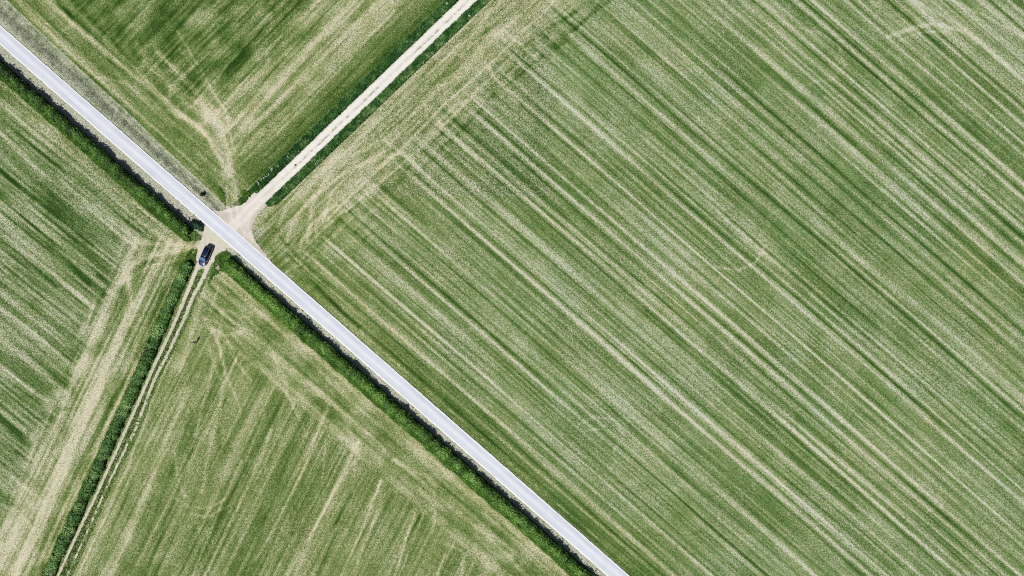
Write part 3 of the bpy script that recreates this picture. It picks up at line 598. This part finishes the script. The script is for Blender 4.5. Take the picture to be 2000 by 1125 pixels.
# grass by and between the wheel ruts
def betw(x, y):
    xa = np.interp(y, [p[1] for p in RUT_A], [p[0] for p in RUT_A]); xb = np.interp(y, [p[1] for p in RUT_B], [p[0] for p in RUT_B])
    return (x > xa+3.5) & (x < xb-3.2) & (y > 530) & (vn(x/4, y/7, 820) > .25)
x, y = scatter(betw, -110, 412, 520, 1500, 160000); x = x[:9000]; y = y[:9000]
grass('long_grass', x, y, .16, .42+.4*(fbm(x, y, 9, 821, 2)-.5), GRASS_MIX, .05, .8, 3, 'low rough grass ridge between the two ruts of the dirt track')
def rightof(x, y):
    xb = np.interp(y, [p[1] for p in RUT_B], [p[0] for p in RUT_B]); return (x > xb+2.2) & (x < xb+8.5+3*vn(y/30, y*0, 822)) & (y > 545)
x, y = scatter(rightof, -100, 420, 530, 1500, 120000); x = x[:8000]; y = y[:8000]
grass('long_grass', x, y, .22, .62+.4*(fbm(x, y, 9, 823, 2)-.5), GRASS_BRT, .05, .8, 3, 'fresh bright grass fringe along the right side of the dirt track')
# rough growth around the crossing corners
def corner(x, y):
    a = inpoly(x, y, [(420, 506), (428, 496), (442, 490), (470, 515), (500, 545), (480, 545), (455, 535), (432, 528), (414, 545), (404, 560)])
    b = inpoly(x, y, [(434, 396), (441, 402), (438, 380), (428, 366), (424, 372)])
    c = inpoly(x, y, [(468, 398), (478, 392), (490, 378), (476, 372), (464, 385)])
    d = inpoly(x, y, [(372, 488), (383, 486), (382, 508), (374, 512), (364, 500)])
    return (a | b | c | d) & (vn(x/4, y/4, 830)+.5*vn(x/9, y/9, 832) > .62)
x, y = scatter(corner, 360, 502, 360, 602, 60000); x = x[:7000]; y = y[:7000]
grass('rough_grass', x, y, .28, .34+.6*(fbm(x, y, 12, 831, 3)-.5), GRASS_BRT, .05, .8, 3, 'rough green grass at the corners of the crossing')

def bm_obj(name, bm, mat, parent=None, smooth=False, bevel=0, subsurf=0):
    me = bpy.data.meshes.new(name); bmesh.ops.recalc_face_normals(bm, faces=bm.faces); bm.to_mesh(me); bm.free()
    for p in me.polygons: p.use_smooth = smooth
    o = link_mesh(name, me, mat, parent)
    if bevel: b = o.modifiers.new('b', 'BEVEL'); b.width = bevel; b.segments = 2; b.limit_method = 'ANGLE'
    if subsurf: s = o.modifiers.new('s', 'SUBSURF'); s.levels = subsurf; s.render_levels = subsurf
    return o
# umbel flowers standing in the strip near the junction: each plant a thing
def umbel(x, y, hgt, seed):
    root = empty('umbel_flower', (wx(x), wy(y), 0), random.uniform(0, 6)); parts = []; heads = []
    r_ = random.Random(seed)
    for k in range(r_.randint(5, 8)):
        a = r_.uniform(0, 6.28); d = r_.uniform(.05, .32); t = np.array([math.cos(a)*d, math.sin(a)*d, hgt*r_.uniform(.8, 1.05)]); parts.append(limb((0, 0, -.08), t, .012, .006))
        m = 46; q = r_.uniform(.05, .10); ang = rng.random(m)*6.28; rr = q*np.sqrt(rng.random(m)); pass
        heads.append((t, q))
    V, F, T = join(parts); link_mesh('stem', np_mesh('stem', V, F, {'tone': T}), GRASS_DRK, root)
    
    for t, q in heads:
        bm = bmesh.new(); bmesh.ops.create_icosphere(bm, subdivisions=2, radius=q)
        for v_ in bm.verts: v_.co = Vector((v_.co.x*(1+.2*math.sin(v_.co.y*60)), v_.co.y*(1+.2*math.sin(v_.co.x*55)), v_.co.z*.28+.012*math.sin(v_.co.x*80)))+Vector(t)
        bm_obj('flower_head', bm, WHITE_FL, root)
    return root
WHITE_FL = simple('white_petals', (190, 208, 176), .7, nscale=20, namp=.1)
spots = [(532, 333), (530, 327), (526, 341), (521, 346), (511, 351), (505, 356), (518, 349), (545, 325), (508, 360), (534, 330), (619, 322), (563, 308), (873, 9), (917, 32)]
spots = [p for p in spots if 14 < abs(trk_w(*p)) < 34]
wh = ['nearest the crossing', 'farthest along the track']
for i, p in enumerate(spots):
    u = umbel(p[0], p[1], .75, i)
    if p[1] > 250 and trk_w(*p) < 0: tag(u, 'white umbel flower in the dark grass strip left of the gravel track near the crossing', 'flower', 'white umbel flowers near the crossing')
    elif p[1] > 250: tag(u, 'lone white umbel flower in the grass strip on the right side of the gravel track', 'flower')
    elif p[0] < 900: tag(u, 'white umbel flower left of the gravel track at the top edge', 'flower')
    else: tag(u, 'white umbel flower right of the gravel track near the top edge', 'flower')

# ------------------------------------------------------------------ bmesh helpers
def bm_box(bm, c, s, rot=None):
    g = bmesh.ops.create_cube(bm, size=1); M = Matrix.Translation(c) @ (rot or Matrix()) @ Matrix.Diagonal((*s, 1)); bmesh.ops.transform(bm, matrix=M, verts=g['verts']); return g['verts']
def bm_cyl(bm, c, r, d, axis='Y', seg=20, r2=None):
    g = bmesh.ops.create_cone(bm, cap_ends=True, segments=seg, radius1=r, radius2=r if r2 is None else r2, depth=d)
    Rm = {'Y': Matrix.Rotation(math.pi/2, 4, 'X'), 'X': Matrix.Rotation(math.pi/2, 4, 'Y'), 'Z': Matrix()}[axis]
    bmesh.ops.transform(bm, matrix=Matrix.Translation(c) @ Rm, verts=g['verts'])
def loft(rows, close_ends=True):
    bm = bmesh.new(); R_ = [[bm.verts.new(p) for p in row] for row in rows]; k = len(rows[0])
    for a, b in zip(R_[:-1], R_[1:]):
        for i in range(k-1): bm.faces.new((a[i], a[i+1], b[i+1], b[i]))
    if close_ends: bm.faces.new(R_[0]); bm.faces.new(R_[-1][::-1])
    return bm

# ------------------------------------------------------------------ the car: a dark blue estate with roof rails, nose along +X
PAINT_BLUE = simple('dark_blue_paint', (18, 36, 92), .28, .0, .5, 5, .12, coat=.6)
GLASS = simple('car_glass', (22, 30, 44), .10, 0, .9, 3, .2); WS = simple('windscreen_sky_reflection', (126, 164, 220), .16, 0, 1.0, 3, .15)  # windscreen's pale blue paints the sky's reflection into the glass colour
BLACK = simple('black_plastic', (22, 22, 24), .6); TYRE = simple('tyre_rubber', (26, 26, 26), .9); RIM = simple('alloy_rim', (170, 172, 176), .35, .7)
LAMP = simple('headlight_lens', (236, 240, 246), .2, 0, .8); RED = simple('tail_lens', (120, 16, 18), .3); CHROME = simple('silver_rail', (176, 178, 184), .35, .6); PLATE = simple('plate_white', (235, 235, 225), .5)
hd = math.atan2(-.91, -.41)
car = empty('parked_car', (wx(403.2), wy(500.2), .0), hd)
tag(car, 'dark blue estate car with silver roof rails, parked on the gravel at the crossing', 'car')
def section(x, hw, zlo, zb, zt, in_):       # lower body cross-section, from left sill over the top to right sill
    return [(x, -hw*.90, zlo), (x, -hw, zlo+.14), (x, -hw*1.0, zb-.16), (x, -hw*.965, zb), (x, -hw*in_, zt), (x, 0, zt+.025), (x, hw*in_, zt), (x, hw*.965, zb), (x, hw, zb-.16), (x, hw, zlo+.14), (x, hw*.90, zlo)]
XS = [(-2.33, .70, .42, .72, .80, .80), (-2.26, .80, .28, .80, .90, .84), (-2.0, .875, .20, .86, .94, .88), (-1.3, .90, .20, .88, .95, .90), (0, .905, .20, .88, .94, .90), (.85, .90, .20, .87, .95, .88), (1.35, .89, .20, .84, .93, .84), (1.85, .86, .21, .76, .86, .80), (2.15, .78, .26, .66, .74, .78), (2.32, .62, .34, .56, .60, .76)]
bm = loft([section(*s) for s in XS]); bm_obj('body', bm, PAINT_BLUE, car, smooth=True, subsurf=1)
def hx(x, hw, z): return [(x, -hw, z), (x, -hw*.5, z+.012), (x, hw*.5, z+.012), (x, hw, z)]
# greenhouse: painted roof on pillars, glass set into the sides
roof_rows = [[(-2.06, -.56, 1.36), (-2.06, -.3, 1.40), (-2.06, .3, 1.40), (-2.06, .56, 1.36)], [(-1.9, -.60, 1.43), (-1.9, -.3, 1.47), (-1.9, .3, 1.47), (-1.9, .60, 1.43)], [(-1.0, -.63, 1.48), (-1.0, -.3, 1.53), (-1.0, .3, 1.53), (-1.0, .63, 1.48)], [(-.1, -.63, 1.47), (-.1, -.3, 1.52), (-.1, .3, 1.52), (-.1, .63, 1.47)], [(.45, -.59, 1.40), (.45, -.3, 1.44), (.45, .3, 1.44), (.45, .59, 1.40)]]
bm = loft(roof_rows, False); g = bmesh.ops.solidify(bm, geom=bm.faces[:], thickness=.05); bm_obj('roof', bm, PAINT_BLUE, car, smooth=True)
def slab(pts, th, name, mat, bev=.008):
    bm = bmesh.new(); f = bm.faces.new([bm.verts.new(p) for p in pts]); bmesh.ops.solidify(bm, geom=[f], thickness=th); return bm_obj(name, bm, mat, car, bevel=bev)
slab([(1.22, -.72, .955), (1.22, .72, .955), (.47, .57, 1.395), (.47, -.57, 1.395)], .02, 'windscreen', WS)
slab([(-2.26, .66, .93), (-2.26, -.66, .93), (-2.08, -.54, 1.35), (-2.08, .54, 1.35)], .02, 'rear_window', GLASS)
for s in (-1, 1):
    slab([(.98, s*.80, .95), (.02, s*.815, .95), (.02, s*.635, 1.44), (.45, s*.60, 1.38)], .02, 'side_window', GLASS)
    slab([(-.04, s*.815, .95), (-1.02, s*.815, .95), (-1.02, s*.645, 1.45), (-.04, s*.64, 1.445)], .02, 'side_window', GLASS)
    slab([(-1.10, s*.81, .95), (-2.05, s*.76, .95), (-1.92, s*.62, 1.38), (-1.10, s*.645, 1.44)], .02, 'side_window', GLASS)
    for (xa, xb, xt, xt2) in ((.01, -.035, .01, -.035), (-1.025, -1.095, -1.025, -1.095)):
        slab([(xa, s*.822, .94), (xb, s*.822, .94), (xt2, s*.645, 1.46), (xt, s*.645, 1.46)], .03, 'pillar', PAINT_BLUE)
    slab([(1.24, s*.74, .94), (1.0, s*.805, .94), (.44, s*.61, 1.41), (.50, s*.56, 1.42)], .03, 'pillar', PAINT_BLUE)
    slab([(-2.06, s*.77, .94), (-2.27, s*.67, .92), (-2.08, s*.55, 1.38), (-1.92, s*.62, 1.40)], .03, 'pillar', PAINT_BLUE)
    bm = bmesh.new(); bm_box(bm, (-.75, s*.56, 1.56), (2.1, .035, .03))
    for px in (-1.75, -.75, .25): bm_box(bm, (px, s*.56, 1.525), (.07, .03, .07))
    bm_obj('roof_rail', bm, CHROME, car, bevel=.01)
    bm = bmesh.new(); bm_box(bm, (.98, s*1.0, .99), (.14, .20, .13)); bm_box(bm, (1.0, s*.88, .95), (.06, .12, .04)); bm_obj('wing_mirror', bm, CHROME, car, bevel=.03)
    bm = bmesh.new(); bm_box(bm, (2.06, s*.62, .665), (.34, .26, .13), Matrix.Rotation(R(24), 4, 'Y') @ Matrix.Rotation(s*R(-20), 4, 'Z')); bm_obj('headlight', bm, LAMP, car, bevel=.04)
    bm = bmesh.new(); bm_box(bm, (-2.24, s*.70, .78), (.12, .16, .26)); bm_obj('tail_light', bm, RED, car, bevel=.03)
    for hxp in (-.75, .25):
        bm = bmesh.new(); bm_box(bm, (hxp, s*.905, .76), (.20, .03, .03)); bm_obj('door_handle', bm, PAINT_BLUE, car, bevel=.008)
    for px in (-1.42, 1.38):
        wh_ = empty('wheel', (px, s*.80, .33), 0, car)
        bm = bmesh.new(); bmesh.ops.create_circle(bm, segments=28, radius=.33); bm.free()
        bm = bmesh.new(); prof = [(.22, -.10), (.30, -.11), (.33, -.08), (.33, .08), (.30, .11), (.22, .10)]; rows = []
        for k in range(28):
            a = 2*math.pi*k/28; rows.append([bm.verts.new((math.cos(a)*q, t, math.sin(a)*q)) for q, t in prof])
        for k in range(28):
            A = rows[k]; Bq = rows[(k+1) % 28]
            for i_ in range(6): j_ = (i_+1) % 6; bm.faces.new((A[i_], A[j_], Bq[j_], Bq[i_]))
        bm_obj('tyre', bm, TYRE, wh_, smooth=True)
        bm = bmesh.new(); bm_cyl(bm, (0, s*.03, 0), .07, .10, 'Y', 14)
        for k in range(5): bm_box(bm, (math.cos(k*1.2566)*.13, s*.06, math.sin(k*1.2566)*.13), (.19, .03, .05), Matrix.Rotation(-k*1.2566, 4, 'Y'))
        bm_cyl(bm, (0, 0, 0), .225, .10, 'Y', 24); bm_obj('rim', bm, RIM, wh_, bevel=.005)
bm = bmesh.new(); bm_box(bm, (2.29, 0, .40), (.10, 1.2, .20)); bm_obj('bumper', bm, BLACK, car, bevel=.04)
bm = bmesh.new(); bm_box(bm, (-2.30, 0, .40), (.10, 1.35, .22)); bm_obj('bumper', bm, BLACK, car, bevel=.04)
bm = bmesh.new()
for k in range(4): bm_box(bm, (2.30, 0, .54+.028*k), (.05, .72, .012))
bm_obj('grille', bm, BLACK, car)
bm = bmesh.new(); bm_box(bm, (2.352, 0, .43), (.01, .50, .11)); bm_obj('number_plate', bm, PLATE, car)
bm = bmesh.new(); bm_box(bm, (-2.362, 0, .44), (.01, .50, .11)); bm_obj('number_plate', bm, PLATE, car)
for s in (-1, 1):
    bm = bmesh.new(); bm_box(bm, (1.16, s*.33, .985), (.03, .62, .015), Matrix.Rotation(s*R(8), 4, 'Z')); bm_obj('wiper', bm, BLACK, car)

# ------------------------------------------------------------------ marker post and stone by the upper hedge's end
WOOD = simple('weathered_wood', (120, 110, 92), .85, nscale=30, namp=.3); STONE = simple('pale_stone', (232, 234, 230), .9, nscale=14, namp=.2)
post = empty('marker_post', (wx(376), wy(424), 0)); tag(post, 'short weathered post on the verge between the upper hedge end and the road', 'post')
bm = bmesh.new(); bm_box(bm, (0, 0, .5), (.12, .12, 1.2)); bm_obj('shaft', bm, WOOD, post, bevel=.015)
bm = bmesh.new(); g = bmesh.ops.create_cone(bm, cap_ends=True, segments=4, radius1=.10, radius2=.02, depth=.09); bmesh.ops.transform(bm, matrix=Matrix.Translation((0, 0, 1.146)) @ Matrix.Rotation(R(45), 4, 'Z'), verts=g['verts']); bm_obj('cap', bm, WOOD, post, bevel=.008)
bm = bmesh.new(); g = bmesh.ops.create_icosphere(bm, subdivisions=3, radius=.22)
for v_ in bm.verts:
    q = v_.co.normalized(); v_.co = Vector((q.x*.26, q.y*.18, max(-.1, q.z*.24+.14)))*(1+.14*math.sin(q.x*5+q.z*3)+.08*math.sin(q.y*9))
st = bm_obj('boundary_stone', bm, STONE, None, smooth=True); st.location = (wx(367), wy(427.5), .62); st.location.z = -.02
st.location.x += .12; st.location.y -= .0
tag(st, 'small white stone at the shadow edge of the upper roadside hedge', 'stone')
bm = bmesh.new(); g = bmesh.ops.create_icosphere(bm, subdivisions=3, radius=.2)
for v_ in bm.verts:
    q = v_.co.normalized(); v_.co = Vector((q.x*.22, q.y*.16, max(-.05, q.z*.16+.05)))*(1+.15*math.sin(q.x*6+q.z*4)+.08*math.sin(q.y*8))
st = bm_obj('rock', bm, simple('dark_rock', (74, 72, 66), .9, nscale=14), None, smooth=True); st.location = (wx(577), wy(322.5), .02)
tag(st, 'small dark rock lying in the middle of the pale gravel track', 'rock')

# ------------------------------------------------------------------ person standing in the field
def skin(name, pts, edges, rad, mat, parent, sub=2):
    me = bpy.data.meshes.new(name); me.from_pydata(pts, edges, []); o = link_mesh(name, me, mat, parent)
    m = o.modifiers.new('skin', 'SKIN'); m.use_smooth_shade = True
    for v_, r_ in zip(me.skin_vertices[0].data, rad): v_.radius = (r_, r_) if not isinstance(r_, tuple) else r_
    me.skin_vertices[0].data[0].use_root = True
    s_ = o.modifiers.new('s', 'SUBSURF'); s_.levels = sub; s_.render_levels = sub; return o
SKIN = simple('skin', (196, 150, 124), .6); TROUS = simple('dark_trousers', (14, 14, 18), .9); SHIRT = simple('light_shirt', (250, 248, 244), .85); HAIR = simple('dark_hair', (60, 46, 36), .8)
per = empty('person', (wx(383.3), wy(668.3), -.05), math.atan2(.02, -1))       # facing west along +X local
per.scale = (1.05,)*3; car.scale = (.955,)*3
tag(per, 'person in pale top and dark trousers standing right of the dirt track', 'person')
# +X = facing; body as one continuous surface
pts = [(0, 0, .95), (0, 0, 1.10), (.01, 0, 1.28), (0, 0, 1.44), (.01, 0, 1.52), (.03, 0, 1.60), (.035, 0, 1.71),          # pelvis..crown
       (0, .10, .90), (.02, .12, .50), (-.02, .13, .09), (.14, .14, .05),
       (0, -.10, .90), (.0, -.12, .50), (-.03, -.13, .09), (.13, -.14, .05),
       (0, .19, 1.40), (.02, .25, 1.14), (.20, .17, 1.10), (.27, .12, 1.11),
       (0, -.19, 1.40), (.02, -.25, 1.14), (.20, -.17, 1.10), (.27, -.12, 1.11)]
ed = [(0, 1), (1, 2), (2, 3), (3, 4), (4, 5), (5, 6), (0, 7), (7, 8), (8, 9), (9, 10), (0, 11), (11, 12), (12, 13), (13, 14), (3, 15), (15, 16), (16, 17), (17, 18), (3, 19), (19, 20), (20, 21), (21, 22)]
rad = [(.13, .15), (.11, .14), (.12, .16), (.10, .12), .052, .085, .07, .085, .058, .042, .035, .085, .058, .042, .035, .055, .042, .032, .026, .055, .042, .032, .026]
skin('body', pts, ed, rad, SKIN, per)
for s in (-1, 1):
    for k, (dy, ln_) in enumerate(((-.030, .075), (-.010, .085), (.010, .080), (.030, .065))):
        b = (.28, s*.115+dy, 1.11); skin('finger', [b, (b[0]+ln_*.55, b[1], b[2]-.006), (b[0]+ln_, b[1], b[2]-.03)], [(0, 1), (1, 2)], [.010, .009, .007], SKIN, per, 1)
    b = (.26, s*.09, 1.115); skin('thumb', [b, (b[0]+.03, b[1]-s*.025, b[2]+.005), (b[0]+.055, b[1]-s*.03, b[2])], [(0, 1), (1, 2)], [.012, .010, .008], SKIN, per, 1)
pts = [(0, 0, .98), (0, .10, .90), (.02, .12, .50), (-.02, .13, .12), (0, -.10, .90), (.0, -.12, .50), (-.03, -.13, .12)]
skin('trousers', pts, [(0, 1), (1, 2), (2, 3), (0, 4), (4, 5), (5, 6)], [(.145, .165), .105, .078, .065, .105, .078, .065], TROUS, per)
pts = [(0, 0, .99), (0, 0, 1.12), (.01, 0, 1.29), (0, 0, 1.44), (0, .19, 1.405), (.02, .25, 1.15), (.15, .20, 1.11), (0, -.19, 1.405), (.02, -.25, 1.15), (.15, -.20, 1.11)]
skin('shirt', pts, [(0, 1), (1, 2), (2, 3), (3, 4), (4, 5), (5, 6), (3, 7), (7, 8), (8, 9)], [(.15, .17), (.13, .16), (.14, .18), (.11, .13), .07, .055, .045, .07, .055, .045], SHIRT, per)
bm = bmesh.new(); bmesh.ops.create_icosphere(bm, subdivisions=3, radius=.105)
for v_ in bm.verts:
    if v_.co.x > .02 and v_.co.z < .03: v_.co.x = .02
    v_.co.z = max(v_.co.z, -.07)
o = bm_obj('hair', bm, HAIR, per, smooth=True); o.location = (.02, 0, 1.685)
SHOE = simple('pale_shoes', (210, 210, 205), .7)
for s in (-1, 1):
    bm = bmesh.new(); bm_box(bm, (.06, s*.135, .045), (.27, .095, .09)); bm_obj('shoe', bm, SHOE, per, bevel=.03)
for nm, loc, sz, mt in (('nose', (.125, 0, 1.645), (.03, .025, .04), SKIN), ('mouth', (.112, 0, 1.605), (.012, .045, .012), RED)):
    bm = bmesh.new(); bm_box(bm, loc, sz); bm_obj(nm, bm, mt, per, bevel=.006)
for s in (-1, 1):
    bm = bmesh.new(); g = bmesh.ops.create_icosphere(bm, subdivisions=2, radius=.013); bmesh.ops.translate(bm, verts=g['verts'], vec=(.113, s*.034, 1.668)); bm_obj('eye', bm, BLACK, per, smooth=True)
    bm = bmesh.new(); bm_box(bm, (.03, s*.092, 1.65), (.035, .02, .06)); bm_obj('ear', bm, SKIN, per, bevel=.008)
# camera-style strap bag is not visible in the photo, so nothing else is carried
